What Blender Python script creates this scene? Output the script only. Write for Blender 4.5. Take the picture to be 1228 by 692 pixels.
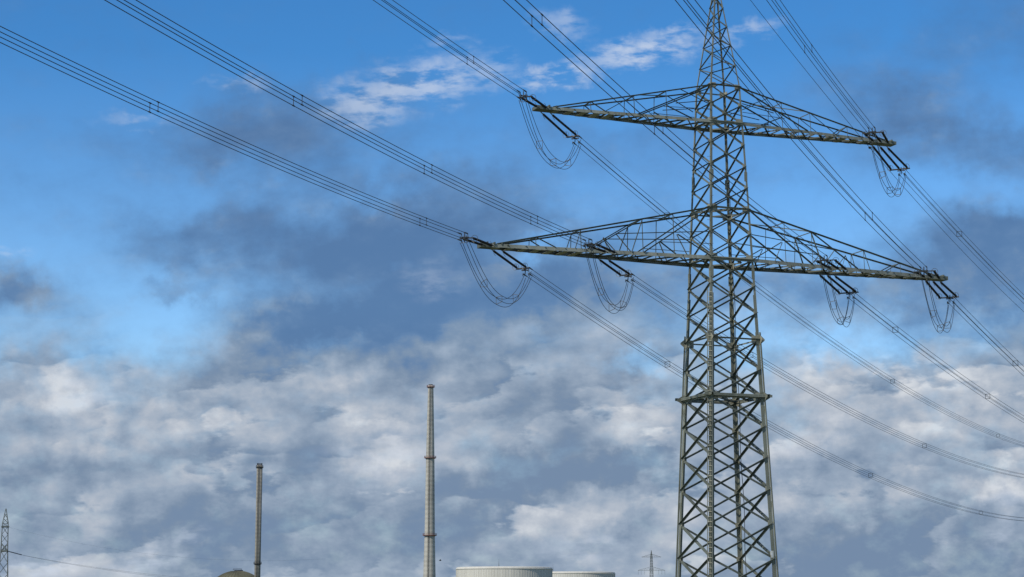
import bpy, math, random
from mathutils import Vector, Matrix
random.seed(7)
for o in list(bpy.data.objects): bpy.data.objects.remove(o)
sc = bpy.context.scene
R = math.radians
EYE = 1.7
# ---------------------------------------------------------------- camera
PITCH = 0.163399; FPX = 2311.5
cd = bpy.data.cameras.new('camera'); cam = bpy.data.objects.new('camera', cd); sc.collection.objects.link(cam)
cam.location = (0, 0, EYE); cam.rotation_euler = (math.pi/2 + PITCH, 0, 0)
cd.sensor_width = 36; cd.lens = 36*FPX/1228; cd.clip_start = .1; cd.clip_end = 30000
sc.camera = cam
sc.render.resolution_x = 1024; sc.render.resolution_y = 577
sc.view_settings.view_transform = 'Standard'; sc.view_settings.look = 'None'
sc.view_settings.exposure = 0; sc.view_settings.gamma = 1
# ---------------------------------------------------------------- sun and sky
SUN_EL = 44
SUN = Vector((-.72, -.69, 0)).normalized()*math.cos(R(SUN_EL)) + Vector((0, 0, math.sin(R(SUN_EL))))
sd = bpy.data.lights.new('sun', 'SUN'); sd.energy = 3.6; sd.angle = R(.53); sd.color = (1, .93, .83)
so = bpy.data.objects.new('sun', sd); sc.collection.objects.link(so)
so.rotation_euler = (-SUN).to_track_quat('-Z', 'Y').to_euler(); so.location = (-60, -40, 80)
STR = .1
world = bpy.data.worlds.new('World'); sc.world = world; world.use_nodes = True
N = world.node_tree.nodes; LK = world.node_tree.links; N.clear()
def nd(t, **k):
    n = N.new(t)
    for a, b in k.items(): setattr(n, a, b)
    return n
def put(sock, v):
    if isinstance(v, bpy.types.NodeSocket): LK.new(v, sock)
    else: sock.default_value = v
def mth(op, a, b=0., c=0., clamp=False):
    n = nd('ShaderNodeMath', operation=op, use_clamp=clamp)
    put(n.inputs[0], a); put(n.inputs[1], b); put(n.inputs[2], c)
    return n.outputs[0]
def mixv(f, a, b, t='RGBA'):
    n = nd('ShaderNodeMix', data_type=t)
    put(n.inputs['Factor'] if t == 'x' else n.inputs[0], f)
    i = {'RGBA': (6, 7, 2), 'FLOAT': (2, 3, 0)}[t]
    put(n.inputs[i[0]], a); put(n.inputs[i[1]], b)
    return n.outputs[i[2]]
def smap(v, a, b, c=0., d=1.):
    n = nd('ShaderNodeMapRange', interpolation_type='SMOOTHSTEP')
    put(n.inputs[0], v); put(n.inputs[1], a); put(n.inputs[2], b); put(n.inputs[3], c); put(n.inputs[4], d)
    return n.outputs[0]
sky = nd('ShaderNodeTexSky', sky_type='NISHITA'); sky.sun_disc = False
sky.sun_elevation = R(SUN_EL); sky.sun_rotation = math.atan2(SUN.x, SUN.y)
sky.air_density = 1.0; sky.dust_density = 0.2; sky.ozone_density = 3.5; sky.altitude = 200
tc = nd('ShaderNodeTexCoord')
rot = nd('ShaderNodeVectorRotate', rotation_type='X_AXIS'); put(rot.inputs['Vector'], tc.outputs['Generated']); rot.inputs['Angle'].default_value = -PITCH
sx = nd('ShaderNodeSeparateXYZ'); put(sx.inputs[0], rot.outputs[0])
fy = mth('MAXIMUM', sx.outputs[1], .15)
U = mth('DIVIDE', sx.outputs[0], fy); V = mth('DIVIDE', sx.outputs[2], fy)
# sky plane: px runs 0..12.28 to the right, py 0..6.92 downwards (one unit is 2.5 degrees of sky)
PX = mth('MULTIPLY_ADD', U, FPX/100, 6.14); PY = mth('MULTIPLY_ADD', V, -FPX/100, 3.46)
cmb = nd('ShaderNodeCombineXYZ'); put(cmb.inputs[0], PX); put(cmb.inputs[1], PY); P0 = cmb.outputs[0]
def noise(vec, scale, detail=6, rough=.55, off=(0, 0, 0), stretch=(1, 1, 1), ang=0, out=0, dist=0.):
    mp = nd('ShaderNodeMapping'); put(mp.inputs[0], vec); mp.inputs[1].default_value = off
    mp.inputs[2].default_value = (0, 0, ang); mp.inputs[3].default_value = stretch
    n = nd('ShaderNodeTexNoise', noise_dimensions='2D'); put(n.inputs['Vector'], mp.outputs[0])
    n.inputs['Scale'].default_value = scale; n.inputs['Detail'].default_value = detail; n.inputs['Roughness'].default_value = rough
    n.inputs['Distortion'].default_value = dist
    return n.outputs[out]
def vm(op, a, b=(0, 0, 0), s=1.):
    n = nd('ShaderNodeVectorMath', operation=op); put(n.inputs[0], a); put(n.inputs[1], b)
    if op == 'SCALE': put(n.inputs[3], s)
    return n.outputs[0] if op != 'LENGTH' else n.outputs[1]
w1 = vm('SCALE', vm('SUBTRACT', noise(P0, .95, 3, .5, (3.1, 7.7, 0), out=1), (.5, .5, .5)), s=.9)
w2 = vm('SCALE', vm('SUBTRACT', noise(P0, 3.2, 4, .55, (1.3, 2.2, 0), out=1), (.5, .5, .5)), s=.42)
PW = vm('ADD', vm('ADD', P0, w1), w2)
sw = nd('ShaderNodeSeparateXYZ'); put(sw.inputs[0], PW)
DEN = ['2100000000000135', '1100000100001343', '0002462000013641', '1235662244312576', '1222467742322113',
       '1158888766421379', '7533758998777889', '3535899999736467', '9879999999779999', '9999999999999999',
       '9999999999999999', '9999999999999999', '9999999999999999']
BRI = ['1111111111111000', '1111111111111111', '1121111111111111', '2211111111111111', '1111111121111111',
       '2211011121111111', '3322201223222211', '3344311345445334', '4744455445556555', '5665556545555686',
       '4555456533554455', '4544344455655445', '6674554556632223']
fx = mth('DIVIDE', sw.outputs[0], 12.28, clamp=True)
gy = mth('DIVIDE', sw.outputs[1], 6.92/12)
def ramp(row):
    r = nd('ShaderNodeValToRGB'); cr = r.color_ramp; cr.interpolation = 'B_SPLINE'
    while len(cr.elements) < 16: cr.elements.new(.5)
    for i in range(16):
        cr.elements[i].position = i/15
    for i in range(16):
        cr.elements[i].color = (int(DEN[row][i])/9, int(BRI[row][i])/9, 0, 1)
    put(r.inputs[0], fx); return r.outputs[0]
acc = ramp(0)
for i in range(1, 13):
    acc = mixv(smap(gy, i-1., float(i)), acc, ramp(i))
sa = nd('ShaderNodeSeparateColor'); put(sa.inputs[0], acc)
den, bri = sa.outputs[0], sa.outputs[1]
n_big = noise(P0, .9, 6, .52, (9, 4, 0), (1, 1.6, 1), R(12))
n_mid = noise(P0, 2.6, 8, .60, (5, 1, 0), (1, 1.5, 1), R(14))
n_brt = noise(P0, 1.25, 8, .58, (2, 8, 0), (1, 1.7, 1), R(16))
w3 = vm('SCALE', vm('SUBTRACT', noise(P0, 2.0, 6, .6, (6.3, 5.2, 0), out=1), (.5, .5, .5)), s=.8)
PB = vm('ADD', P0, w3)
def blobs(lst):
    acc_ = None
    for (x, y, a, b, t, k) in lst:
        mp = nd('ShaderNodeMapping', vector_type='TEXTURE'); put(mp.inputs[0], PB)
        mp.inputs[1].default_value = (x, y, 0); mp.inputs[2].default_value = (0, 0, R(t)); mp.inputs[3].default_value = (a, b, 1)
        m = smap(vm('LENGTH', mp.outputs[0]), 1.5, .0, 0., k)
        acc_ = m if acc_ is None else mth('ADD', acc_, m)
    return acc_
den = mth('ADD', den, blobs([(3.0, 1.6, .9, .5, 0, .3), (11.0, 1.35, .7, .35, -5, .35), (11.8, 3.0, .9, .6, -15, .3), (.3, 3.45, .4, .28, 0, .45), (2.0, 3.5, .45, .16, 0, .35), (3.5, 3.85, .7, .3, -5, .2),
    (1.8, 3.85, 1.0, .4, -8, -.30), (1.1, 3.2, .8, .4, 0, -.2), (10.0, 4.15, .9, .26, 5, -.36), (7.6, 4.35, .45, .16, -12, -.4), (4.6, 2.95, 1.7, .45, -4, .25), (5.6, 3.55, 1.9, .35, -3, .4), (2.6, 1.7, 1.2, .4, -8, .12), (6.5, 2.95, .35, .2, -10, -.4), (4.5, 2.35, .7, .2, -5, -.25), (9.6, 2.5, .9, .25, 10, -.25)]))
bri = mth('ADD', bri, blobs([(4.6, 5.35, .65, .4, -22, .30), (5.9, 5.2, .9, .3, -15, .12), (7.6, 5.1, .5, .35, -35, .2), (7.4, 6.05, .6, .3, -20, .3), (6.4, 6.25, .6, .25, -10, .16), (10.3, 4.7, 1., .4, -10, .12),
    (11.5, 4.65, .8, .45, 0, .2), (9.75, 5.2, .45, .22, -30, .25), (12., 5.85, .7, .18, 3, .28), (.7, 4.7, .35, .35, 0, .28), (2.0, 5.05, 1.4, .35, -10, .14), (3.9, 4.45, .6, .25, -4, .16), (1.1, 6.0, .35, .15, -30, .15), (9.2, 5.9, .5, .3, 20, .15),
    (4.4, 3.0, 1.5, .4, -4, -.14), (6.6, 3.5, .9, .3, 0, -.1), (3.5, 3.9, .75, .28, -5, -.25), (5.2, 3.7, 1.5, .26, -5, -.16), (3.6, 5.6, .8, .28, -20, -.16), (2.6, 6.25, 1.1, .26, -8, -.2), (6.0, 5.8, .9, .3, -12, -.26), (7.4, 5.55, .7, .18, -15, -.22), (10.4, 6.4, 1.5, .26, -3, -.22),
    (11., 6.85, 1.5, .2, 0, -.15), (1.6, 4.62, .5, .2, -20, -.14), (4.9, 6.4, .8, .25, 0, -.08), (1.0, 5.5, .8, .2, -10, -.1)]))
# stacked decks: a crisp sunlit upper edge over a belly that darkens downwards
low_m = smap(PY, 3.5, 4.5, .25, 1.)
def deck(sp, wa, seed, ang, amp):
    q = nd('ShaderNodeMapping'); put(q.inputs[0], P0); q.inputs[2].default_value = (0, 0, R(ang)); q.inputs[3].default_value = (1, 1, 1)
    z_ = nd('ShaderNodeSeparateXYZ'); put(z_.inputs[0], q.outputs[0])
    n1_ = noise(P0, .50, 10, .545, (seed, seed*.7, 0), (1, 2.3, 1), R(ang))
    h_ = mth('MULTIPLY_ADD', z_.outputs[1], 1/sp, mth('MULTIPLY', n1_, wa))
    f_ = mth('FRACT', h_)
    v_ = mth('MULTIPLY', smap(f_, 0., .16), mth('POWER', mth('SUBTRACT', 1., f_), .8))
    a_ = smap(noise(P0, .8, 3, .5, (seed+4, 2, 0), (1, 1.5, 1), R(ang)), .40, .62, 0., amp)
    return mth('MULTIPLY', mth('SUBTRACT', v_, .42), mth('MULTIPLY', a_, low_m))
bri = mth('ADD', bri, deck(1.25, 2.6, 1.7, 10, .38))
bri = mth('ADD', bri, deck(.8, 3.2, 7.3, 16, .29))
bri = mth('ADD', bri, mth('MULTIPLY', smap(PY, 3.9, 5.), .015))
# sunlit shoulders and shaded bellies of the clouds
def billow(off): return noise(P0, 1.15, 9, .55, (4.4+off[0], 6.1+off[1], 0), (1, 1.5, 1), R(14))
bri = mth('ADD', bri, mth('MULTIPLY', mth('SUBTRACT', billow((0, 0)), billow((-.12, -.26))), .62))
den = mth('ADD', den, mth('MULTIPLY', mth('SUBTRACT', n_big, .5), .45))
den = mth('ADD', den, mth('MULTIPLY', mth('SUBTRACT', n_mid, .5), .42))
den = mixv(.5, smap(den, .05, 1.), mth('MULTIPLY', den, 1., clamp=True), 'FLOAT')
den = mth('MULTIPLY', den, smap(PY, 3.6, 4.8, .9, 1.))
bri = mth('ADD', bri, mth('MULTIPLY', mth('SUBTRACT', n_brt, .5), .42))
bri = mth('ADD', bri, mth('MULTIPLY', mth('SUBTRACT', noise(P0, 6.5, 6, .62, (7, 3, 0), (1, 1.3, 1), R(14)), .5), .10))
# thin white wisps: (x, y, half length, half width, tilt, strength)
n_w = noise(P0, 2.3, 7, .56, (3, 3, 0), (1, 2.8, 1), R(14))
n_w = smap(n_w, .34, .64)
wis = None
for (x, y, a, b, t, k) in [(5.0, 1.02, 1.15, .34, -12, .95), (4.35, 1.25, .55, .32, 10, .85), (5.8, .86, .5, .25, -8, .6), (6.68, .905, .62, .15, -8, 1.1), (7.7, .62, .85, .22, -9, 1.1),
                        (8.05, .42, .45, .14, -6, .8), (8.95, .38, .35, .12, -12, .7), (6.75, .3, .4, .2, 15, .6), (5.45, .45, .3, .1, 0, .4), (1.65, 1.46, .5, .1, 3, .34),
                        (2.85, 1.0, .4, .1, 6, .5), (9.2, .32, .3, .1, -15, .4), (5.2, 3.38, .4, .25, 0, .3), (1.05, 4.75, .55, .4, -20, .35), (.1, 3.03, .3, .1, 0, .4),
                        (1.75, 6.75, .55, .18, -18, .75), (.5, 6.85, .6, .18, -6, .8), (12.0, 6.4, .16, .3, 20, .5), (4.6, 5.5, .9, .4, -8, .35), (7.0, 6.55, .7, .25, -10, .4), (9.7, 5.3, .6, .3, -30, .4), (12.0, 5.95, .6, .15, 3, .45), (2.2, 6.5, .35, .15, -25, .5)]:
    mp = nd('ShaderNodeMapping', vector_type='TEXTURE'); put(mp.inputs[0], vm('ADD', P0, vm('SCALE', w2, s=.9)))
    mp.inputs[1].default_value = (x, y, 0); mp.inputs[2].default_value = (0, 0, R(t)); mp.inputs[3].default_value = (a, b, 1)
    m = smap(vm('LENGTH', mp.outputs[0]), 1.35, .1, 0., k)
    wis = m if wis is None else mth('MAXIMUM', wis, m)
wis = mth('MULTIPLY', wis, n_w)
wis = mth('MULTIPLY', wis, .66)
# away from this part of the sky the cover goes on as broken cloud
far = smap(mth('ABSOLUTE', U), .32, .6)
far = mth('MAXIMUM', far, smap(mth('ABSOLUTE', V), .22, .45))
gn = nd('ShaderNodeTexNoise'); put(gn.inputs['Vector'], tc.outputs['Generated']); gn.inputs['Scale'].default_value = 3.2; gn.inputs['Detail'].default_value = 6
den = mixv(far, den, smap(gn.outputs[0], .42, .62, 0., .9), 'FLOAT'); bri = mixv(far, bri, .55, 'FLOAT')
def lin(c): return tuple(((v/255+.055)/1.055)**2.4 if v > 10 else v/255/12.92 for v in c)
crp = nd('ShaderNodeValToRGB'); cr = crp.color_ramp
cols = [(0, (82, 115, 158)), (.18, (94, 125, 165)), (.40, (124, 144, 169)), (.62, (153, 169, 189)), (.8, (180, 189, 202)), (1, (210, 215, 222))]
while len(cr.elements) < len(cols): cr.elements.new(.5)
for e, (p, c) in zip(cr.elements, cols): e.position = p
for e, (p, c) in zip(cr.elements, cols): e.color = lin(c)+(1,)
bri = mth('SMOOTH_MAX', bri, mth('MULTIPLY', smap(PY, 3.9, 4.9), .34), .16)
put(crp.inputs[0], bri)
cloud = vm('SCALE', crp.outputs[0], s=1/STR)
tint = nd('ShaderNodeValToRGB'); te = tint.color_ramp
while len(te.elements) < 4: te.elements.new(.5)
for e, (p, c) in zip(te.elements, [(0, (.42, .46, .50)), (.10, (.36, .46, .53)), (.28, (.132, .315, .45)), (1, (.11, .28, .42))]):
    e.position = p
for e, c in zip(te.elements, [(.47, .52, .545), (.39, .47, .53), (.133, .317, .45), (.11, .28, .42)]): e.color = c+(1,)
zz_ = nd('ShaderNodeSeparateXYZ'); put(zz_.inputs[0], tc.outputs['Generated'])
put(tint.inputs[0], mth('ADD', zz_.outputs[2], 0.))
blue = vm('MULTIPLY', sky.outputs[0], vm('SCALE', tint.outputs[0], s=3.))
BLUE_NODE = blue
colr = mixv(den, blue, cloud)
wc = tuple(v/STR for v in lin((205, 216, 234)))+(1,)
colr = mixv(mth('MULTIPLY', wis, mth('SUBTRACT', 1., far)), colr, wc)
bg = nd('ShaderNodeBackground'); put(bg.inputs[0], colr); bg.inputs[1].default_value = STR
ow = nd('ShaderNodeOutputWorld'); LK.new(bg.outputs[0], ow.inputs[0])

# ---------------------------------------------------------------- materials
def mat(name, col, rough=.6, metal=0., var=.25, scale=3., col2=None, bump=0., detail=5):
    m = bpy.data.materials.new(name); m.use_nodes = True; nt = m.node_tree; b = nt.nodes['Principled BSDF']
    b.inputs['Roughness'].default_value = rough; b.inputs['Metallic'].default_value = metal
    t = nt.nodes.new('ShaderNodeTexCoord'); n = nt.nodes.new('ShaderNodeTexNoise'); n.inputs['Scale'].default_value = scale; n.inputs['Detail'].default_value = detail
    nt.links.new(t.outputs['Object'], n.inputs['Vector'])
    r = nt.nodes.new('ShaderNodeValToRGB')
    c2 = col2 or tuple(v*(1-var) for v in col); c1 = tuple(min(1, v*(1+var)) for v in col)
    r.color_ramp.elements[0].position = .3; r.color_ramp.elements[1].position = .7
    r.color_ramp.elements[0].color = c2+(1,); r.color_ramp.elements[1].color = c1+(1,)
    nt.links.new(n.outputs[0], r.inputs[0]); nt.links.new(r.outputs[0], b.inputs['Base Color'])
    if bump:
        bp = nt.nodes.new('ShaderNodeBump'); bp.inputs['Strength'].default_value = bump
        nt.links.new(n.outputs[0], bp.inputs['Height']); nt.links.new(bp.outputs[0], b.inputs['Normal'])
    return m
def steel(name, base, dirty, rust, rough=.6):
    m = bpy.data.materials.new(name); m.use_nodes = True; nt = m.node_tree; b = nt.nodes['Principled BSDF']; L = nt.links.new
    t = nt.nodes.new('ShaderNodeTexCoord'); oi = nt.nodes.new('ShaderNodeObjectInfo')
    def nz(sc_, st, det, ofs=True):
        mp = nt.nodes.new('ShaderNodeMapping'); mp.inputs[3].default_value = st; L(t.outputs['Object'], mp.inputs[0])
        n = nt.nodes.new('ShaderNodeTexNoise'); n.noise_dimensions = '4D'; n.inputs['Scale'].default_value = sc_; n.inputs['Detail'].default_value = det; L(mp.outputs[0], n.inputs['Vector'])
        w = nt.nodes.new('ShaderNodeMath'); w.operation = 'MULTIPLY'; L(oi.outputs['Random'], w.inputs[0]); w.inputs[1].default_value = 40; L(w.outputs[0], n.inputs['W']); return n.outputs[0]
    def mr(v, a, b_, c, d):
        r = nt.nodes.new('ShaderNodeMapRange'); L(v, r.inputs[0]); r.inputs[1].default_value = a; r.inputs[2].default_value = b_; r.inputs[3].default_value = c; r.inputs[4].default_value = d; return r.outputs[0]
    def mx(f, a, b_):
        n = nt.nodes.new('ShaderNodeMix'); n.data_type = 'RGBA'; L(f, n.inputs[0])
        for q, v in ((6, a), (7, b_)):
            if isinstance(v, tuple): n.inputs[q].default_value = v+(1,)
            else: L(v, n.inputs[q])
        return n.outputs[2]
    c = mx(mr(nz(1.1, (1, 1, .35), 6), .38, .62, 0, 1), base, dirty)
    c = mx(mr(nz(7, (1, 1, .15), 4), .56, .72, 0, .55), c, tuple(v*1.55 for v in base))
    c = mx(mr(nz(3.2, (1, 1, .5), 7), .65, .75, 0, .5), c, rust)
    h = nt.nodes.new('ShaderNodeHueSaturation'); L(mr(oi.outputs['Random'], 0, 1, .78, 1.22), h.inputs['Value']); L(c, h.inputs['Color'])
    L(h.outputs[0], b.inputs['Base Color']); b.inputs['Roughness'].default_value = rough
    return m
STEEL = steel('weathered grey green steel paint', (.20, .212, .17), (.13, .138, .105), (.12, .075, .04))
STEEL2 = steel('bracing steel paint', (.118, .132, .108), (.082, .092, .07), (.09, .055, .03), .65)
CHORD = steel('crossarm chord steel', (.24, .25, .21), (.16, .168, .135), (.14, .09, .05))
PLATE = mat('pale galvanised steel', (.30, .29, .22), .55, .1, .22, 2.)
FARSTEEL = mat('grey lattice steel', (.11, .125, .115), .7, 0, .2, .5)
WIRE = mat('weathered aluminium conductor', (.055, .06, .07), .55, .3, .15, 2.)
INS = mat('dark brown glazed insulator', (.022, .018, .018), .28, 0, .2, 4.)
FIT = mat('dull zinc fittings', (.12, .125, .13), .5, .5, .2, 4.)
RED = mat('faded red warning paint', (.20, .095, .08), .7, 0, .2, .2)
DARK = mat('dark metal', (.03, .032, .035), .6, .2, .2, 1.)

def concrete(name, c1, c2, streak=.5, ring=0., sc_=.03):
    m = bpy.data.materials.new(name); m.use_nodes = True; nt = m.node_tree; b = nt.nodes['Principled BSDF']; b.inputs['Roughness'].default_value = .85
    L = nt.links.new
    t = nt.nodes.new('ShaderNodeTexCoord')
    mp = nt.nodes.new('ShaderNodeMapping'); mp.inputs[3].default_value = (1, 1, .08); L(t.outputs['Object'], mp.inputs[0])
    n = nt.nodes.new('ShaderNodeTexNoise'); n.inputs['Scale'].default_value = sc_*20; n.inputs['Detail'].default_value = 7; L(mp.outputs[0], n.inputs['Vector'])
    n2 = nt.nodes.new('ShaderNodeTexNoise'); n2.inputs['Scale'].default_value = sc_*3; n2.inputs['Detail'].default_value = 6; L(t.outputs['Object'], n2.inputs['Vector'])
    a = nt.nodes.new('ShaderNodeMath'); a.operation = 'MULTIPLY_ADD'; L(n.outputs[0], a.inputs[0]); a.inputs[1].default_value = streak
    a2 = nt.nodes.new('ShaderNodeMath'); a2.operation = 'MULTIPLY'; L(n2.outputs[0], a2.inputs[0]); a2.inputs[1].default_value = 1-streak; L(a2.outputs[0], a.inputs[2])
    last = a.outputs[0]
    if ring:
        w = nt.nodes.new('ShaderNodeTexWave'); w.wave_type = 'BANDS'; w.bands_direction = 'Z'; w.inputs['Scale'].default_value = ring; w.inputs['Distortion'].default_value = .3; L(t.outputs['Object'], w.inputs['Vector'])
        a3 = nt.nodes.new('ShaderNodeMath'); a3.operation = 'MULTIPLY_ADD'; L(w.outputs[0], a3.inputs[0]); a3.inputs[1].default_value = .12; L(last, a3.inputs[2]); last = a3.outputs[0]
    r = nt.nodes.new('ShaderNodeValToRGB'); r.color_ramp.elements[0].position = .33; r.color_ramp.elements[1].position = .68
    r.color_ramp.elements[0].color = c1+(1,); r.color_ramp.elements[1].color = c2+(1,)
    L(last, r.inputs[0]); L(r.outputs[0], b.inputs['Base Color'])
    return m
CONC = concrete('streaked chimney concrete', (.25, .24, .205), (.44, .42, .365), .55, .10)
CONC2 = concrete('grey brown chimney concrete', (.12, .115, .095), (.25, .235, .195), .5, .12)
TOWERC = concrete('pale cooling tower concrete', (.47, .455, .40), (.60, .58, .51), .6, 0, .02)
DOMEC = concrete('mossy dome concrete', (.06, .058, .034), (.125, .12, .072), .3, 0, .03)

# ---------------------------------------------------------------- mesh helpers
class MB:
    def __init__(s): s.v = []; s.f = []
    def add(s, v, f):
        k = len(s.v); s.v += [tuple(x) for x in v]; s.f += [tuple(i+k for i in q) for q in f]
    def prism(s, prof, p0, p1, a, b):       # profile points (x, y) along a and b, swept from p0 to p1
        n = len(prof)
        v = [p0+a*x+b*y for x, y in prof]+[p1+a*x+b*y for x, y in prof]
        s.add(v, [(i, (i+1) % n, n+(i+1) % n, n+i) for i in range(n)]+[tuple(range(n-1, -1, -1)), tuple(range(n, 2*n))])
    def angle(s, p0, p1, a, b, w, t):        # steel angle, heel on the line p0-p1, flanges towards a and b
        ax = (p1-p0).normalized(); a = (a-ax*a.dot(ax)).normalized(); b = (b-ax*b.dot(ax)-a*b.dot(a)).normalized()
        s.prism([(0, 0), (w, 0), (w, t), (t, t), (t, w), (0, w)], p0, p1, a, b)
    def bar(s, p0, p1, w, h=None, up=Vector((0, 0, 1))):
        h = h or w; ax = (p1-p0).normalized()
        if abs(ax.dot(up)) > .98: up = Vector((1, 0, 0))
        a = ax.cross(up).normalized(); b = a.cross(ax)
        s.prism([(-w/2, -h/2), (w/2, -h/2), (w/2, h/2), (-w/2, h/2)], p0, p1, a, b)
    def plate(s, c, a, b, wa, wb, t):        # plate centred at c spanning a and b
        n = a.cross(b).normalized()
        s.prism([(-wa/2, -wb/2), (wa/2, -wb/2), (wa/2, wb/2), (-wa/2, wb/2)], c-n*t/2, c+n*t/2, a.normalized(), b.normalized())
    def poly(s, pts, n, t):
        m = len(pts); n = n.normalized()
        s.add([p-n*t/2 for p in pts]+[p+n*t/2 for p in pts], [tuple(range(m-1, -1, -1)), tuple(range(m, 2*m))]+[(i, (i+1) % m, m+(i+1) % m, m+i) for i in range(m)])
    def tube(s, pts, r, n=6, caps=True):
        k = len(pts); up = Vector((0, 0, 1)); V_ = []
        rr = r if isinstance(r, (list, tuple)) else [r]*k
        for i, p in enumerate(pts):
            t = (pts[min(i+1, k-1)]-pts[max(i-1, 0)]).normalized()
            u = up if abs(t.dot(up)) < .97 else Vector((1, 0, 0))
            a = t.cross(u).normalized(); b = a.cross(t)
            V_ += [p+a*(rr[i]*math.cos(2*math.pi*j/n))+b*(rr[i]*math.sin(2*math.pi*j/n)) for j in range(n)]
        F = [(i*n+j, i*n+(j+1) % n, (i+1)*n+(j+1) % n, (i+1)*n+j) for i in range(k-1) for j in range(n)]
        if caps: F += [tuple(range(n-1, -1, -1)), tuple(range((k-1)*n, k*n))]
        s.add(V_, F)
    def ring(s, c, ax, R_, r, n=20, m=6):
        ax = ax.normalized(); u = Vector((0, 0, 1)) if abs(ax.z) < .9 else Vector((1, 0, 0)); a = ax.cross(u).normalized(); b = ax.cross(a)
        V_ = []
        for i in range(n):
            th = 2*math.pi*i/n; d = a*math.cos(th)+b*math.sin(th)
            V_ += [c+d*(R_+r*math.cos(2*math.pi*j/m))+ax*(r*math.sin(2*math.pi*j/m)) for j in range(m)]
        s.add(V_, [(i*m+j, i*m+(j+1) % m, ((i+1) % n)*m+(j+1) % m, ((i+1) % n)*m+j) for i in range(n) for j in range(m)])
    def lathe(s, prof, c, n=48):
        V_ = [c+Vector((r*math.cos(2*math.pi*j/n), r*math.sin(2*math.pi*j/n), z)) for r, z in prof for j in range(n)]
        k = len(prof)
        s.add(V_, [(i*n+j, i*n+(j+1) % n, (i+1)*n+(j+1) % n, (i+1)*n+j) for i in range(k-1) for j in range(n)]+[tuple(range(n-1, -1, -1)), tuple(range((k-1)*n, k*n))])
    def build(s, name, m, parent=None, smooth=False, origin=None):
        me = bpy.data.meshes.new(name)
        base = parent_world(parent) if parent else (origin or Vector((0, 0, 0)))
        me.from_pydata([tuple(Vector(v)-base) for v in s.v], [], s.f); me.materials.append(m); me.update()
        o = bpy.data.objects.new(name, me); sc.collection.objects.link(o)
        if parent: o.parent = parent
        else: o.location = base
        if smooth:
            for p in me.polygons: p.use_smooth = True
        return o
def parent_world(o):
    v = Vector((0, 0, 0))
    while o: v += o.location; o = o.parent
    return v
def tag(o, label=None, cat=None, group=None, kind=None):
    for k, v in (('label', label), ('category', cat), ('group', group), ('kind', kind)):
        if v: o[k] = v
    return o
def thing(name, loc, label, cat, group=None):
    o = bpy.data.objects.new(name, None); sc.collection.objects.link(o); o.location = loc; o.empty_display_size = .5
    return tag(o, label, cat, group)

# ---------------------------------------------------------------- ground
g_ = MB(); g_.add([(-14000, -14000, 0), (14000, -14000, 0), (14000, 14000, 0), (-14000, 14000, 0)], [(0, 1, 2, 3)])
GR = mat('winter field', (.075, .10, .035), .95, 0, .35, .02, (.11, .095, .055), 0, 9)
tag(g_.build('ground', GR), kind='structure')

# ---------------------------------------------------------------- the big pylon
TH = .374171
E_ = Vector((math.cos(TH), math.sin(TH), 0)); G_ = Vector((-math.sin(TH), math.cos(TH), 0)); UP = Vector((0, 0, 1))
CT = Vector((12.852, 116.754, 0))
Z = [-1.7, .80, 2.851, 4.918, 6.954, 8.876, 10.726, 12.461, 14.195, 15.946, 17.627, 19.297, 20.954, 22.561, 24.027, 25.432, 26.793, 28.148, 29.556, 30.671, 31.822]
BELT, BELT2, LA0, LA1, UA0, UA1 = 7, 9, 12, 14, 18, 20     # levels: main belt, light belt, lower arm, upper arm
def hw(z):                                                  # half width of the body at height z (above the eye)
    if z < 20.954: return 2.15+(1.463-2.15)*(z-2.85)/(20.954-2.85)
    if z < 31.822: return 1.463+(1.028-1.463)*(z-20.954)/(31.822-20.954)
    return 1.028+(.385-1.028)*(z-31.822)/(36.62-31.822)
SG = {'L': (-1, 1), 'F': (-1, -1), 'R': (1, -1), 'B': (1, 1)}
def corner(c, z, extra=0.):
    a, b = SG[c]; w = hw(z)+extra
    return CT+E_*(a*w)+G_*(b*w)+Vector((0, 0, z+EYE))
pyl = thing('electricity_pylon', CT.copy(), 'huge green grey lattice pylon with two wide crossarms filling the right of the view', 'pylon')
apex_z = 39.2
top_levels = [31.822, 32.62, 33.25, 33.95, 34.60, 35.22, 35.85, 36.45, 37.1, 37.7, 38.3, 38.75]
for c in 'LFRB':
    a, b = SG[c]; mb = MB(); ia, ib = E_*(-a), G_*(-b)
    segs = [(-1.7, 16.4, .235, .026), (16.4, 18.7, .205, .022), (18.7, 24.0, .145, .018), (24.0, 31.82, .125, .015), (31.82, apex_z, .085, .011)]
    for z0, z1, w, t in segs:
        p0, p1 = corner(c, z0), corner(c, z1)
        mb.angle(p0, p1, ia, ib, w, t)
        if z0 < 0:                                      # doubled, star-shaped lower leg
            mb.angle(p0-ia*.012-ib*.012, p1-ia*.012-ib*.012, -ia, -ib, w*.45, t)
    for z in (5.9, 11.6, 20.0, 26.1):
        p = corner(c, z); mb.plate(p+ia*.1-ib*.012, ia, UP, .2, .6, .012); mb.plate(p+ib*.1-ia*.012, ib, UP, .2, .6, .012)
    leg = mb.build('leg', STEEL, pyl)
    for i, z in enumerate(Z[1:], 1):
        gp = MB()
        s = .30 if z < 16 else .22
        if i in (LA0, LA1, UA0, UA1): s = .46 if i != UA1 else .36
        if i in (BELT, BELT2): s = .50
        p = corner(c, z)
        gp.plate(p+ia*(s*.5+.02)+ib*.03, ia, UP, s, s*.9, .014); gp.plate(p+ib*(s*.5+.02)+ia*.03, ib, UP, s, s*.9, .014)
        gp.build('gusset_plate', PLATE, leg)
    if True:
        ft = MB(); p = corner(c, -1.7); ft.lathe([(.55, -.25), (.55, .22), (.42, .38)], Vector((p.x, p.y, 0)), 20); ft.build('footing', CONC, pyl)
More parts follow.
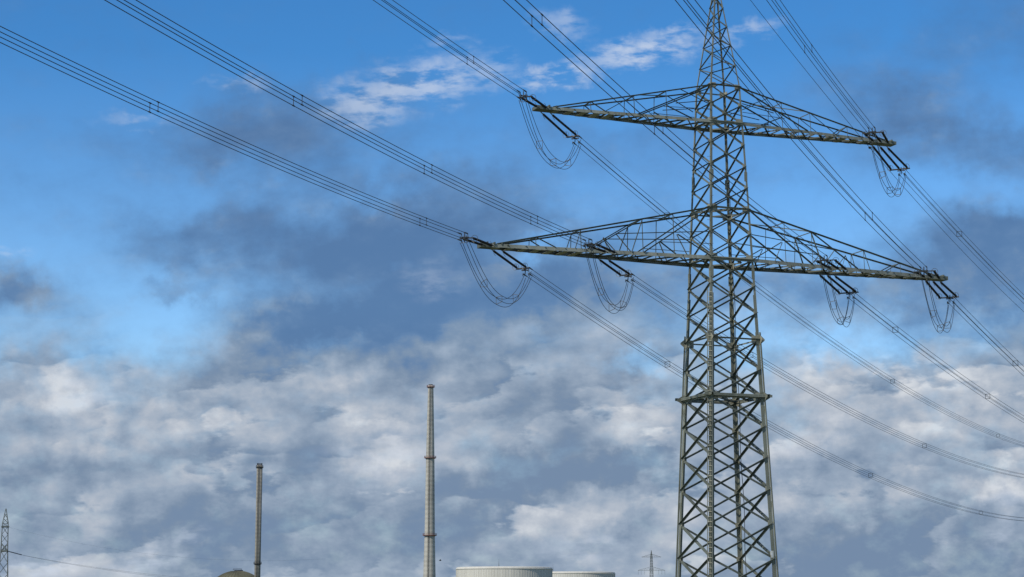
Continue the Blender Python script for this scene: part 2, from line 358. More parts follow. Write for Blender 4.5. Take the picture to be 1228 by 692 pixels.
FACES = [('L', 'F', -E_), ('F', 'R', -G_), ('R', 'B', E_), ('B', 'L', G_)]
VIEW = Vector((0, -1, 0))
def brace(mb, p0, p1, nrm, w, t):
    """angle brace in a face; rising to the right its ledge stands out at the top edge, rising to the left it lies inside"""
    vd = nrm if nrm.dot(VIEW) > 0 else -nrm
    ax = (p1-p0).normalized(); dn = -(UP-ax*ax.z).normalized()
    dn = (dn-vd*dn.dot(vd)).normalized()
    slope = (p1.x-p0.x)*(p1.z-p0.z)
    if slope > 0: mb.angle(p0+vd*.012, p1+vd*.012, dn, vd, w, t)
    else: mb.angle(p0-vd*.012-dn*0, p1-vd*.012, dn, -vd, w, t)
for (c0, c1, nr) in FACES:
    for i in range(len(Z)-1):
        z0, z1 = Z[i], Z[i+1]; w = .125 if i < 8 else (.105 if i < 12 else .085)
        ins = .03
        mb = MB()
        a0, a1, b0, b1 = corner(c0, z0, -ins), corner(c0, z1, -ins), corner(c1, z0, -ins), corner(c1, z1, -ins)
        brace(mb, a0, b1, nr, w, w*.11); brace(mb, b0, a1, nr, w, w*.11)
        mb.build('cross_brace', STEEL2, pyl)
    mb = MB()                                             # zigzag of the peak
    flip = c0 in 'FB'
    for i in range(len(top_levels)-1):
        za, zb = top_levels[i], top_levels[i+1]
        p0 = corner(c0 if (i % 2 == 0) != flip else c1, za, -.02); p1 = corner(c1 if (i % 2 == 0) != flip else c0, zb, -.02)
        brace(mb, p0, p1, nr, .062, .009)
    mb.build('peak_brace', STEEL2, pyl)
# belts
def belt(level, w, mname='belt_beam', m=STEEL, drop=0.):
    z = Z[level]
    for (c0, c1, nr) in FACES:
        mb = MB(); p0, p1 = corner(c0, z, .01), corner(c1, z, .01)
        mb.angle(p0+nr*.02+UP*(drop+.05), p1+nr*.02+UP*(drop+.05), -UP, nr, w, w*.12); mb.build(mname, m, pyl)
belt(BELT, .17); belt(BELT2, .09); belt(LA1, .10); belt(UA1, .09); belt(LA0, .10, drop=-.12); belt(UA0, .09, drop=-.1)
for lv in (BELT, LA0, UA0, LA1):                         # plan bracing of the belts
    mb = MB()
    z = Z[lv]+.02
    for a_, b_ in (('L', 'R'), ('F', 'B')):
        mb.angle(corner(a_, z, -.1)+UP*(.03 if a_ == 'L' else -.05), corner(b_, z, -.1)+UP*(.03 if a_ == 'L' else -.05), UP, G_, .09, .01)
    m_ = [(corner(a_, z, -.05)+corner(b_, z, -.05))/2 for a_, b_, _ in FACES]
    for i in range(4): mb.angle(m_[i]-UP*.02, m_[(i+1) % 4]-UP*.02, -UP, E_, .08, .01)
    mb.build('plan_bracing', STEEL2, pyl)
for lv, ext, hgt in ((BELT, .46, .62), (BELT2, .36, .66)):  # big corner plates that stick out past the legs
    z = Z[lv]
    for c in 'LFRB':
        a, b = SG[c]; p = corner(c, z); mb = MB()
        for d, nn in ((E_*a, G_*b), (G_*b, E_*a)):
            q = p+nn*.02
            mb.poly([q-d*.22+UP*hgt*.38, q+UP*hgt*.5, q+d*ext+UP*.04, q+d*ext-UP*.04, q-UP*hgt*.5, q-d*.22-UP*hgt*.38], nn, .016)
        mb.build('corner_plate', PLATE if lv == BELT2 else STEEL, pyl)
for c0, c1, nr in FACES:                                  # channel shelf on the main belt, past the corners
    d = (corner(c1, 0)-corner(c0, 0)).normalized(); z = Z[BELT]; mb = MB()
    p0, p1 = corner(c0, z)-d*.5, corner(c1, z)+d*.5
    mb.angle(p0+nr*.20+UP*.12, p1+nr*.20+UP*.12, -nr, -UP, .16, .014)
    mb.build('rest_ledge', STEEL, pyl)
# ladder up the front leg
dg = (-E_-G_).normalized(); sd_ = UP.cross(dg).normalized(); mb = MB(); lz0, lz1 = -1.7, 18.9
def lp(z, s, o=.13): return corner('F', z)+dg*o+sd_*s
lad = MB()
for s in (-.15, .15): lad.bar(lp(lz0, s), lp(lz1, s), .035, .05, dg)
ladder = lad.build('climbing_ladder', STEEL, pyl)
rg = MB(); z = lz0+.3
while z < lz1: rg.tube([lp(z, -.17), lp(z, .17)], .018, 6); z += .30
rg.build('rung', PLATE, ladder)
st = MB(); z = 0
for k in range(34):
    z = 19.2+k*.5
    if z > 36: break
    s_ = 1 if k % 2 else -1
    p = corner('F', z); st.tube([p, p+sd_*(.2*s_)+dg*.06], .012, 5)
st.build('step_bolt', FIT, pyl)
# down cable inside the back face and a small box on the right leg
cb = MB(); pts = []
for k in range(25):
    z = -1.7+k*(29.-(-1.7))/24; p0, p1 = corner('B', z), corner('R', z); pts.append(p0.lerp(p1, .30)-E_*.35+Vector((.04*math.sin(k*1.3), 0, 0)))
cb.tube(pts, .022, 6); cb.build('earthing_cable', DARK, pyl)
bx = MB(); p = corner('R', 3.05)-E_*.18+G_*.05
bx.plate(p, E_, UP, .14, .40, .12); jb = bx.build('junction_box', mat('white box enamel', (.7, .7, .66), .4), pyl)
cb = MB(); cb.tube([p-UP*.2, p-UP*1.2+E_*.03, Vector((p.x+.05, p.y, .1))], .03, 6); cb.build('box_cable', DARK, pyl)

# ---------------------------------------------------------------- crossarms
def arm_point(t, off, z): return CT+E_*t+G_*off+Vector((0, 0, z+EYE))
def crossarm(zb, zt, tips, tops, nodes, low):
    arm = bpy.data.objects.new('crossarm', None); sc.collection.objects.link(arm); arm.parent = pyl; arm.location = (0, 0, zb+EYE)
    wb, wt = hw(zb), hw(zt); cw = .215 if low else .185
    E0 = .30
    for sy in (-1, 1):                                    # bottom chords run through the body from tip to tip
        mb = MB()
        for sg, T in zip((-1, 1), tips):
            p0, p1 = arm_point(0, sy*(wb+.03), zb), arm_point(sg*wb, sy*(wb+.03), zb); p2 = arm_point(sg*T, sy*E0, zb)
            mb.angle(p0, p1, -UP, -G_*sy, cw, .02); mb.angle(p1, p2, -UP, -G_*sy, cw, .02)
        mb.build('bottom_chord', CHORD, arm)
        for sg, T, TT in zip((-1, 1), tips, tops):
            mb = MB(); p1 = arm_point(sg*wt, sy*wt, zt); p2 = arm_point(sg*TT, sy*(E0+.02), zb+.03)
            mb.angle(p1, p2, -UP, -G_, .09 if low else .075, .012); mb.build('top_chord', STEEL2, arm)
    for sg, T, TT in zip((-1, 1), tips, tops):
        def bc(t, sy): k = (t-wb)/(T-wb); return arm_point(sg*t, sy*((wb+.03)*(1-k)+E0*k), zb)
        def tp(t, sy): k = (t-wt)/(TT-wt); return arm_point(sg*t, sy*(wt*(1-k)+(E0+.02)*k), zt*(1-k)+(zb+.03)*k)
        def pick(n, sy): return {'b': bc, 't': tp}[n[0]](n[1], sy) if n[0] in 'bt' else (tp(n[1], sy)*(n[2])+bc(n[1], sy)*(1-n[2]))
        for sy in (-1, 1):
            mb, mo = MB(), MB()
            for n0, n1, w in nodes:
                p0, p1 = pick(n0, sy), pick(n1, sy)
                if min(n0[1], n1[1]) > 9.4:
                    mo = MB(); mo.angle(p0, p1, Vector((0, 0, -1)) if abs((p1-p0).normalized().z) < .95 else E_*sg, -G_, w*.85, .009); mo.build('end_brace', STEEL2, arm); continue
                mb.angle(p0, p1, Vector((0, 0, -1)) if abs((p1-p0).normalized().z) < .95 else E_*sg, -G_, w*.85, .009)
            mb.build('side_brace', STEEL2, arm)
        # bracing between the two bottom chords, and between the top chords
        mb = MB(); pl = MB(); t = wb; k = 0
        while t < T-.6:
            st_ = 1.75 if low else 1.5; st_ *= (1-.45*(t-wb)/(T-wb)); t2 = min(t+st_, T-.2)
            mb.angle(bc(t, -1)-UP*.06, bc(t2, 1)-UP*.06, E_*sg, -UP, .085, .01)
            mb.angle(bc(t, 1)-UP*.075, bc(t2, -1)-UP*.075, E_*sg, -UP, .085, .01)
            mb.angle(bc(t2, 1)-UP*.03, bc(t2, -1)-UP*.03, E_*sg, -UP, .08, .01)
            t = t2; k += 1
        mb.build('plan_bracing', STEEL2, arm)
        t = T*.62
        while t < T-.5:
            p0, p1 = bc(t, -1), bc(t, 1); c = (p0+p1)/2; pl.plate(c-UP*(cw+.006), E_*sg, (p1-p0), .36, (p1-p0).length+.02, .012); t += .85
        pl.build('batten_plate', CHORD, arm)
        for tt in ((3.8, 5.8, 9.7, 12.5) if low else (4., 6.1, 8.9)):
            mb = MB(); mb.angle(tp(tt, -1)-UP*.03, tp(tt, 1)-UP*.03, -UP, E_*sg, .06, .008); mb.build('top_bracing', STEEL2, arm)
        mb = MB(); mb.angle(tp(5.8, -1), tp(2.6 if low else 3.0, 1), -UP, E_*sg, .06, .008)
        mb.build('top_bracing', STEEL2, arm)
        # heavy end of the arm
        ed = MB()
        ed.plate(arm_point(sg*(T-.55), 0, zb-cw*.5), E_*sg, G_, 1.25, 2*E0+.1, cw*1.1)
        for q in (-.45, 0, .45):
            ed.bar(arm_point(sg*(T-.75)+q, -E0-.14, zb+.02), arm_point(sg*(T-.75)+q, E0+.14, zb+.02), .09, .12)
        ed.plate(arm_point(sg*(T-.1), 0, zb-.02), E_*sg, G_, .22, .34, .2)
        ed.build('arm_end', STEEL2, arm)
    return arm
M_ = 'm'
low_nodes = [(('t', 1.29), ('b', 5.8), .095), (('b', 3.0), ('m', 3.6, .47), .06), (('t', 5.8), ('b', 9.2), .08), (('t', 5.8), ('b', 6.55), .075), (('m', 1.4, .5), ('m', 7.5, .62), .055),
             (('m', 3.55, .48), ('b', 1.45), .075), (('t', 3.8), ('b', 3.8), .045), (('t', 5.8), ('b', 5.8), .045), (('m', 7.5, .62), ('b', 6.6), .06), (('m', 8.3, .5), ('b', 7.6), .055), (('m', 8.3, .5), ('b', 8.0), .04), (('m', 8.3, .5), ('b', 8.7), .04),
             (('t', 9.7), ('b', 10.1), .06), (('t', 9.7), ('b', 9.7), .045), (('t', 12.5), ('b', 11.3), .07), (('t', 12.5), ('b', 12.5), .035), (('m', 1.4, .25), ('m', 4.8, .3), .04)]
up_nodes = [(('t', 1.03), ('b', 5.9), .085), (('m', 4., .42), ('b', 2.4), .075), (('t', 4.), ('b', 4.), .04), (('t', 6.1), ('b', 6.1), .04), (('m', 1.1, .55), ('m', 3.4, .5), .05), (('t', 3.1), ('m', 1.2, .45), .05),
            (('t', 8.9), ('b', 8.0), .065), (('t', 8.9), ('b', 8.9), .035), (('m', 1.1, .3), ('m', 4.2, .38), .035), (('t', 6.1), ('b', 8.), .04)]
crossarm(Z[LA0], Z[LA1], (15.8, 16.15), (14.9, 15.3), low_nodes, True)
crossarm(Z[UA0], Z[UA1], (12.3, 12.6), (11.3, 11.9), up_nodes, False)

# ---------------------------------------------------------------- conductors, insulators, jumpers
WZ = {'U': Z[UA0], 'L': Z[LA0]}
PH = {'front': {'UL': (3.4934, .0283, .000452, -11.86, -.3, [12.1], 4.0), 'LLo': (3.4936, .0511, .000646, -15.3, -.3, [38.0, 10.1], 4.4), 'LLi': (3.4958, .0545, .000694, -7.72, -.9, [41.7, 28.4, 13.9], 4.9),
                'UR': (3.4888, .034, .00074, 11.6, -.3, [23.9], 4.0), 'LRi': (3.4945, .0412, .000605, 7.84, -.9, [56.7, 41.1], 5.2), 'LRo': (3.4909, .0386, .000619, 15.08, -.3, [24.1], 4.2)},
      'back': {'UL': (.4462, .1398, .000527, -11.6, .3, [20.4, 81.0, 130.1], 5.0), 'LLo': (.4544, .1532, .000582, -14.8, .3, [27.6, 79.9, 126.5], 4.6), 'LLi': (.4528, .1149, .000557, -7.65, .9, [27.4, 78.2], 4.6),
               'UR': (.4509, .0971, .00048, 11.74, .3, [22.4], 6.0), 'LRi': (.4527, .0912, .000444, 7.91, .9, [16.8, 46.5], 5.8), 'LRo': (.4537, .1085, .000375, 15.40, .3, [25.7], 5.3)}}
WORD = {'UL': 'left tip of the upper crossarm', 'LLo': 'left tip of the lower crossarm', 'LLi': 'middle of the lower left arm',
        'UR': 'right tip of the upper crossarm', 'LRi': 'middle of the lower right arm', 'LRo': 'right tip of the lower crossarm'}
ENDS = {}
for side in ('front', 'back'):
    for nm, (az, m, k, t, go, spc, Ls) in PH[side].items():
        z0 = WZ[nm[0]]-.16; hd = Vector((math.sin(az), math.cos(az), 0)); pd = Vector((hd.y, -hd.x, 0))
        if pd.dot(E_) < 0: pd = -pd
        A = CT+E_*t+G_*go+Vector((0, 0, z0+EYE))
        def wp(s, a=0., b=0.): return A+hd*s+pd*a+UP*(b-m*s+k*s*s)
        ax = (hd-UP*m).normalized(); nrm = ax.cross(pd).normalized()
        n = 2 if nm[1] == 'L' else 3; sp_ = .62 if n == 2 else .56
        offs = [(-.5+i/(n-1))*sp_*(n-1) for i in range(n)]
        where = WORD[nm]; dirw = 'pulling forward' if side == 'front' else 'slanting down backward'
        num = 'double' if n == 2 else 'triple'
        ins = thing('insulator_set', A.copy(), f'dark {num} insulators {dirw} from the {where}', 'insulator', 'tension insulator sets on the pylon')
        for i, of in enumerate(offs):
            mb = MB(); prof = []; s0, s1 = .55, Ls-1.0
            r0 = A+E_*of
            q0 = r0+ax*s0; q1 = A+pd*of*.98+ax*s1
            L_ = (q1-q0).length; d = (q1-q0).normalized(); cnt = int(L_/.10)
            pts, rs = [], []
            for j in range(cnt+1):
                c = q0+d*(L_*j/cnt)
                pts += [c, c+d*.028, c+d*.05]; rs += [.035, .076, .035]
            mb.tube(pts, rs, 8); mb.build('insulator_string', INS, ins, True)
            ft = MB(); ft.bar(r0+UP*.02, q0, .045); ft.build('link', FIT, ins); ft = MB(); ft.bar(q1, q1+ax*.3, .05); ft.build('link', FIT, ins)
            rgm = MB(); rgm.ring(q1-ax*.1, ax, .20, .014, 18, 5); rgm.bar(q1-ax*.1-nrm*.2, q1+ax*.12, .02)
            if i != 1 or n == 2: rgm.build('arcing_ring', FIT, ins)
            h = MB(); h.tube([q0, q0+nrm*.14+d*.05, q0+nrm*.2+d*.3], .012, 5); h.build('arcing_horn', FIT, ins)
        yk = MB(); s1 = Ls-.7
        c0 = A+ax*s1
        yk.plate(c0, pd, ax, sp_*(n-1)+.24, .16, .05); yk.build('yoke_plate', DARK, ins)
        y2 = MB(); y2.bar(c0, c0+ax*.3, .07); y2.plate(c0+ax*.35, pd, ax, .5, .10, .04); y2.bar(c0+ax*.35-nrm*.25, c0+ax*.35+nrm*.25, .05); y2.build('bundle_yoke', DARK, ins)
        bo = [(-.19, .19), (.19, .19), (-.19, -.19), (.19, -.19)]
        for a_, b_ in bo:
            cl = MB(); p0, p1 = wp(Ls-.35, a_, b_), wp(Ls+.25, a_, b_); cl.tube([p0, p0.lerp(p1, .3), p1], [.03, .045, .03], 6)
            cl.bar(p0, p0-UP*.16, .04); cl.build('wire_clamp', FIT, ins)
        S = 135 if side == 'front' else 185
        B = thing('conductor_bundle', wp(Ls), ('four wires rising overhead from the ' if side == 'front' else 'four wires running down and away from the ') + where, 'power line', 'conductor bundles of the pylon')
        for a_, b_ in bo:
            mb = MB(); cnt = 70
            r_ = .0165 if side == 'front' else .0155
            mb.tube([wp(Ls-.2+(S-Ls)*(j/cnt), a_+(.0), b_) for j in range(cnt+1)], r_, 5, False); mb.build('power_wire', WIRE, B, True)
        for s in spc:
            mb = MB(); f_ = [wp(s, a_, b_) for a_, b_ in ((-.19, .19), (.19, .19), (.19, -.19), (-.19, -.19))]
            if side == 'back':
                for j in range(4): mb.bar(f_[j], f_[(j+1) % 4], .03)
                mb.build('spacer', DARK, B)
            else:                                   # upright twin spacers, one for each pair
                for j in (0, 1):
                    m1 = MB(); q0, q1 = f_[j], f_[3-j]; m1.bar(q0, q1, .024)
                    for q in (q0, q1): m1.tube([q-hd*.09, q+hd*.09], .028, 6)
                    m1.build('spacer', DARK, B)
        ENDS[side, nm] = [wp(Ls+.05 if side == 'back' else Ls-.1, a_, b_-.14) for a_, b_ in bo], wp(Ls)
for nm in WORD:
    f0, cf = ENDS['front', nm]; b0, cb_ = ENDS['back', nm]
    J = thing('jumper_loop', cf.copy(), f'four slack jumper wires looping under the {WORD[nm]}', 'jumper loop', 'jumper loops under the crossarms')
    sag = {'UL': 2.55, 'LLo': 2.5, 'LLi': 2.6, 'UR': 2.25, 'LRi': 2.55, 'LRo': 2.5}[nm]
    crv = []
    for i in range(4):
        pts = []; sg_ = sag+random.uniform(-.13, .13); kx = random.uniform(-.05, .05); ex = random.uniform(1.06, 1.2)
        for j in range(31):
            u = j/30; uu = u**ex; pr_ = 1-abs(2*uu-1)**2.3
            p = f0[i].lerp(b0[i], u); p = p-UP*(sg_*pr_)+E_*(kx*math.sin(6.3*u))
            pts.append(p)
        crv.append(pts); mb = MB(); mb.tube(pts, .0165, 5); mb.build('jumper_wire', WIRE, J, True)
    for j in (9, 16, 24):
        mb = MB(); q = [crv[0][j], crv[1][j], crv[3][j], crv[2][j]]
        for a_ in range(4): mb.bar(q[a_], q[(a_+1) % 4], .028)
        mb.build('jumper_spacer', FIT, J)
# earth wire from the peak, running off to the right
az = .55034; hd = Vector((math.sin(az), math.cos(az), 0)); A = CT+Vector((0, 0, 40.66+EYE))
ew = thing('earth_wire', A.copy(), 'single thin earth wire sloping down to the right above the right tips of the crossarms', 'power line')
mb = MB(); mb.tube([A+hd*s-UP*(.30824*s-.0011925*s*s) for s in [i*2.1 for i in range(70)]], .017, 5); mb.build('strand', WIRE, ew, True)
s = 26.; bestp = None
mb = MB(); c = A+hd*s-UP*(.30824*s-.0011925*s*s); mb.tube([c-hd*.2, c-hd*.08, c+hd*.08, c+hd*.2], [.02, .09, .09, .02], 8); mb.build('damper', DARK, ew)
pk = MB(); pk.tube([CT+Vector((0, 0, apex_z-.3+EYE)), A], [.09, .05], 8); pk.build('peak_spike', STEEL, pyl)

# ---------------------------------------------------------------- chimneys
def chimney(loc, H, prof, rings, m, label, name, top_rail):
    ch = thing(name, Vector(loc), label, 'chimney')
    mb = MB(); mb.lathe([(r, z) for r, z in prof], Vector(loc), 40); mb.build('shaft', m, ch, True)
    def rad(z):
        for (r0, z0), (r1, z1) in zip(prof, prof[1:]):
            if z0 <= z <= z1: return r0+(r1-r0)*(z-z0)/(z1-z0)
        return prof[-1][0]
    for z, wd, mm in rings:
        r = rad(z); pf = MB(); pf.lathe([(r+.05, z-.7), (r+wd*.85, z-.25), (r+wd, z-.2), (r+wd, z+.1), (r+.05, z+.1)], Vector(loc), 32); p = pf.build('platform', mm, ch)
        rl = MB()
        for j in range(22):
            th = j*2*math.pi/22; q = Vector(loc)+Vector(((r+wd-.12)*math.cos(th), (r+wd-.12)*math.sin(th), z)); rl.bar(q, q+UP*1.2, .10)
        for dz in (.6, 1.2): rl.ring(Vector(loc)+UP*(z+dz), UP, r+wd-.12, .06, 32, 5)
        rl.build('railing', mm, p)
    ld = MB(); th = R(-100); rr = rad(0)
    z = 2.
    dirv = Vector((math.cos(th), math.sin(th), 0)); sv = UP.cross(dirv)
    pts = [Vector(loc)+dirv*(rad(q)+.35)+UP*q for q in [H*i/20 for i in range(21)]]
    for s in (-.35, .35): ld.tube([p+sv*s for p in pts], .09, 5)
    q = 1.
    while q < H-1: p = Vector(loc)+dirv*(rad(q)+.35)+UP*q; ld.bar(p-sv*.35, p+sv*.35, .12); q += .9
    ld.build('ladder', DARK, ch)
    return ch
H2 = 149.5
tall = chimney((-55.1, 1300, 0), H2, [(5.0, 0), (4.05, 24), (3.45, 48.6), (2.85, 100.4), (1.85, 147.6), (1.85, 149.5)], [(48.6, 1.3, RED), (100.4, 1.2, RED), (148.4, .9, RED)], CONC,
        'tall tapering concrete chimney with three reddish platforms left of the pylon', 'industrial_chimney', 1)
mb = MB()
for z0, z1 in ((74, 86), (26, 40)):
    q = z0
    th = R(-98); 
mb2 = MB(); mb2.lathe([(1.45, 149.4), (1.45, 150.1), (1.2, 150.1)], Vector((-55.1, 1300, 0)), 24); mb2.build('flue_lip', DARK, tall, True)
H1 = 95.5
thin = chimney((-169.9, 1300, 0), H1, [(2.05, 0), (2.0, 30), (1.95, H1)], [(29.8, .75, DARK), (94.0, .65, DARK)], CONC2,
        'slim straight grey brown chimney standing behind the olive dome', 'vent_stack', 1)
mb = MB()
for j in range(14):
    th = j*2*math.pi/14; q = Vector((-169.9, 1300, H1))+Vector((1.7*math.cos(th), 1.7*math.sin(th), 0)); mb.bar(q, q+UP*1.3, .25)
mb.build('top_fins', DARK, thin)
# ---------------------------------------------------------------- reactor dome
DL = Vector((-211.5, 1500, 0)); dm = thing('reactor_building', DL, 'olive concrete dome cut off by the bottom edge beside the slim chimney', 'building')
RD = 25.5; zc = 28.7-RD; mb = MB()
mb.lathe([(RD, 0), (RD, zc)]+[(RD*math.cos(a), zc+RD*math.sin(a)) for a in [R(4*i) for i in range(1, 23)]], DL, 72); mb.build('dome_shell', DOMEC, dm, True)
rb = MB()
for j in range(36):
    th = j*2*math.pi/36
    pts = [DL+Vector(((RD+.05)*math.cos(a)*math.cos(th), (RD+.05)*math.cos(a)*math.sin(th), zc+(RD+.05)*math.sin(a))) for a in [R(5*i) for i in range(17)]]
    rb.tube(pts, .16, 4)
rb.build('dome_rib', DOMEC, dm)
mb = MB(); mb.lathe([(3.4, 28.2), (3.4, 29.0), (3.0, 29.2)], DL+Vector((1, 0, 0)), 24); mb.ring(DL+Vector((0, 0, 30.1)), UP, 3.3, .1, 24, 5)
for j in range(12): q = DL+Vector((3.3*math.cos(j*.5236), 3.3*math.sin(j*.5236), 29.)); mb.bar(q, q+UP*1.1, .12)
mb.build('dome_cap', DARK, dm)
# ---------------------------------------------------------------- cooling towers
def cooling_tower(loc, r, H, label, nr=110):
    c = thing('cooling_tower', Vector(loc), label, 'cooling tower', 'squat concrete cooling towers')
    mb = MB(); pr = [(r*1.06, 0), (r*1.02, H*.3), (r*1.0, H*.7), (r*1.0, H-1.6), (r*.998, H-.7), (r*.985, H-.2), (r*.965, H), (r*.90, H), (r*.90, H-4)]
    mb.lathe(pr, Vector(loc), 128); mb.build('shell', TOWERC, c, True)
    rb = MB()
    for j in range(nr):
        th = j*2*math.pi/nr; d = Vector((math.cos(th), math.sin(th), 0))
        rb.bar(Vector(loc)+d*(r*1.0605)+UP*.1, Vector(loc)+d*(r*1.0015)+UP*(H*.7), .15, .10, d); rb.bar(Vector(loc)+d*(r*1.0015)+UP*(H*.7), Vector(loc)+d*(r*1.0015)+UP*(H-1.9), .15, .10, d)
    rb.build('shell_rib', TOWERC, c)
    lp_ = MB(); lp_.ring(Vector(loc)+UP*(H-1.5), UP, r*1.002, .30, 128, 6); lp_.build('rim_band', TOWERC, c, True)
    return c
cooling_tower((-5.6, 1400, 0), 34.6, 29.4, 'pale round concrete cooling tower, the wider nearer one left of its twin')
cooling_tower((53.2, 1660, 0), 34.6, 30.5, 'pale round concrete cooling tower, lower and farther, partly behind its twin')
def mast(loc, H, w, label):
    t = thing('lightning_mast', Vector(loc), label, 'mast', 'thin masts behind the cooling towers'); mb = MB()
    L0 = [Vector(loc)+Vector((w*a, w*b, 0)) for a, b in ((-1, -1), (1, -1), (1, 1), (-1, 1))]; top = Vector(loc)+UP*H
    for p in L0: mb.bar(p, top-UP*H*.04, .17)
    mb.build('mast_leg', FARSTEEL, t); b = MB()
    for k in range(12):
        f0, f1 = k/13, (k+1)/13
        for i in range(4): b.bar(L0[i].lerp(top, f0), L0[(i+1) % 4].lerp(top, f1), .10)
    b.build('mast_brace', FARSTEEL, t); s = MB(); s.bar(top-UP*H*.05, top+UP*1.2, .12); s.build('mast_tip', FARSTEEL, t)
mast((-9.8, 1450, 0), 35.4, 1.6, 'thin pointed mast rising behind the wider cooling tower')
mast((36.2, 1720, 0), 37.6, 1.2, 'thin mast rising where the two cooling towers overlap')
# ---------------------------------------------------------------- left lattice pylon
def lattice(parent, c, levels, rot, leg_w, br_w, m):
    ca, sa_ = math.cos(rot), math.sin(rot)
    def cr_(i, z, w): a, b = ((-1, -1), (1, -1), (1, 1), (-1, 1))[i]; return c+Vector(((a*ca-b*sa_)*w, (a*sa_+b*ca)*w, z))
    for i in range(4):
        mb = MB()
        for (z0, w0), (z1, w1) in zip(levels, levels[1:]): mb.bar(cr_(i, z0, w0), cr_(i, z1, w1), leg_w)
        mb.build('leg', m, parent)
    for i in range(4):
        mb = MB()
        for (z0, w0), (z1, w1) in zip(levels, levels[1:]):
            n = max(1, round((z1-z0)/(max(w0, .5)*2.1)))
            for k in range(n):
                za, zb_ = z0+(z1-z0)*k/n, z0+(z1-z0)*(k+1)/n; wa, wb_ = w0+(w1-w0)*k/n, w0+(w1-w0)*(k+1)/n
                mb.bar(cr_(i, za, wa), cr_((i+1) % 4, zb_, wb_), br_w); mb.bar(cr_((i+1) % 4, za, wa), cr_(i, zb_, wb_), br_w*.98)
            mb.bar(cr_(i, z1, w1), cr_((i+1) % 4, z1, w1), br_w)
        mb.build('side_lattice', m, parent)
    return cr_
LP = Vector((-182.8, 700, 0)); lpn = thing('transmission_pylon', LP, 'dark lattice pylon with a pointed peak cut by the left edge of the view', 'pylon')
lattice(lpn, LP, [(0, 2.6), (9, 1.75), (21.3, 1.22), (30.2, 1.02), (31.2, 1.0), (36.5, .05)], R(18), .17, .10, FARSTEEL)
pf = MB(); pf.plate(LP+UP*30.0, Vector((math.cos(R(18)), math.sin(R(18)), 0)), Vector((-math.sin(R(18)), math.cos(R(18)), 0)), 2.7, 2.7, .45); pf.build('peak_platform', FARSTEEL, lpn)
ad = Vector((.35, -.94, 0)).normalized()
for sg in (-1, 1):
    mb = MB(); sv = Vector((ad.y, -ad.x, 0))
    for s_ in (-1, 1):
        mb.bar(LP+sv*s_*1.1+UP*21.3, LP+ad*sg*11+UP*21.3, .3); mb.bar(LP+sv*s_*1.0+UP*23.6, LP+ad*sg*10.6+UP*21.5, .18)
    for k in range(1, 8): mb.bar(LP+ad*sg*k*1.35+sv*(1.1*(1-k/8))+UP*21.3, LP+ad*sg*(k*1.35)-sv*(1.1*(1-k/8))+UP*21.3, .12); mb.bar(LP+ad*sg*k*1.35+UP*21.3, LP+ad*sg*(k*1.35+.6)+UP*(21.3+2.3*(1-k/8)), .1)
    mb.build('crossarm', FARSTEEL, lpn)
# far line leaving that pylon to the right
def line(pts, r, label, grp):
    o = MB(); o.tube([Vector(p) for p in pts], r, 5, False); ob = o.build('overhead_wire', WIRE, None, True, Vector(pts[0])); tag(ob, label, 'power line', grp)
def sagline(p0, p1, sag, n=24): return [Vector(p0).lerp(Vector(p1), i/n)-UP*(4*sag*(i/n)*(1-i/n)) for i in range(n+1)]
ins3 = thing('insulator_set', LP+Vector((2, 0, 21.2)), 'thick dark insulators leaving the left pylon towards the right', 'insulator'); mb = MB()
for q in (-.35, .35):
    a0 = LP+Vector((1.2, q, 21.3)); a1 = LP+Vector((6.4, q*1.4, 19.95)); pts, rs = [], []
    for j in range(40): pts += [a0.lerp(a1, j/40), a0.lerp(a1, (j+.5)/40)]; rs += [.10, .17]
    mb.tube(pts, rs, 8)
mb.build('insulator_string', INS, ins3)
line(sagline((-176.3, 700, 19.9), (-70, 720, 10.5), 2.8), .03, 'dark sagging wire running right from the crossarm of the left pylon', 'wires of the far left pylon')
line(sagline((-176.3, 701.5, 19.8), (-70, 722, 10.0), 3.0), .03, 'dark sagging wire running right from the crossarm of the left pylon', 'wires of the far left pylon')
line(sagline((-181.8, 700, 29.9), (-70, 720, 19), 4.6), .014, 'very faint upper wire running right from the platform of the left pylon', None)
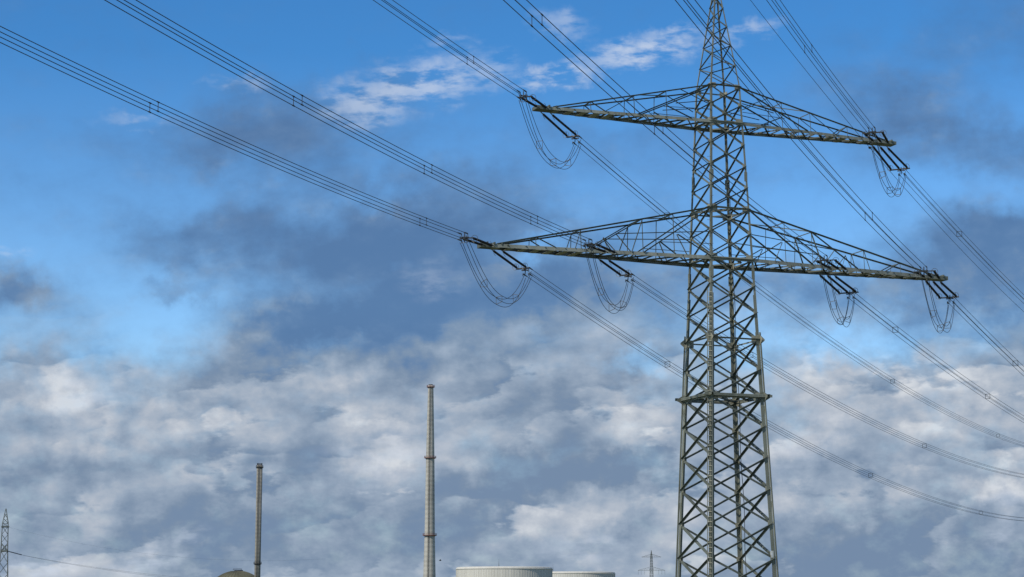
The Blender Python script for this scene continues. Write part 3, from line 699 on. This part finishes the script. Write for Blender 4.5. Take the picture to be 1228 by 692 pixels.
# ---------------------------------------------------------------- far pylon
FP = Vector((157.6, 2200, 0)); fp = thing('transmission_pylon', FP, 'small distant two armed pylon on the horizon just left of the big pylon', 'pylon')
lattice(fp, FP, [(0, 3.6), (20, 2.2), (41.7, 1.35), (56.6, .9), (64.2, .1)], R(20), .3, .16, FARSTEEL)
fa = Vector((1, -.12, 0)).normalized()
for zz, T, hh in ((41.7, 15.3, 4.3), (56.6, 11., 3.6)):
    for sg in (-1, 1):
        mb = MB(); 
        for s_ in (-1, 1):
            mb.bar(FP+Vector((0, s_*1.2, zz)), FP+fa*sg*T+UP*zz, .28); mb.bar(FP+Vector((0, s_*1.1, zz+hh)), FP+fa*sg*T+UP*(zz+.1), .22)
        for k in range(1, 6): mb.bar(FP+fa*sg*T*k/6+UP*zz, FP+fa*sg*T*(k+.4)/6+UP*(zz+hh*(1-(k+.4)/6)), .16); mb.bar(FP+fa*sg*T*k/6+UP*zz, FP+fa*sg*T*(k-.4)/6+UP*(zz+hh*(1-(k-.4)/6)), .16)
        mb.build('crossarm', FARSTEEL, fp)
for q in (-15., -11.6, -8, 8, 11.6, 15.):
    o = thing('insulator_set', FP+fa*q+UP*41.7, 'tiny insulators hanging below the arms of the small distant pylon', 'insulator', 'insulators of the distant pylon')
    mb = MB(); pts, rs = [], []
    for j in range(12): pts += [FP+fa*q+UP*(41.6-j*.4), FP+fa*q+UP*(41.4-j*.4)]; rs += [.08, .15]
    mb.tube(pts, rs, 6); mb.build('insulator_string', FARSTEEL, o)
# ---------------------------------------------------------------- bird
BL = Vector((-22.15, 600, 15.6)); mb = MB()
mb.tube([BL+Vector((-.42, 0, .02)), BL+Vector((-.25, 0, .02)), BL+Vector((-.05, 0, 0)), BL+Vector((.18, 0, .03)), BL+Vector((.30, 0, .09)), BL+Vector((.38, 0, .09)), BL+Vector((.47, 0, .07))], [.03, .08, .14, .11, .07, .06, .01], 8)
for s_ in (-1, 1):
    mb.poly([BL+Vector((.12, s_*.08, .05)), BL+Vector((.2, s_*.4, .28)), BL+Vector((.02, s_*.85, .42)), BL+Vector((-.12, s_*.5, .24)), BL+Vector((-.15, s_*.08, .04))], Vector((0, -s_*.45, .9)), .03)
bd = mb.build('bird', DARK, None, True, BL); tag(bd, 'small dark bird flying just right of the tall chimney', 'bird')
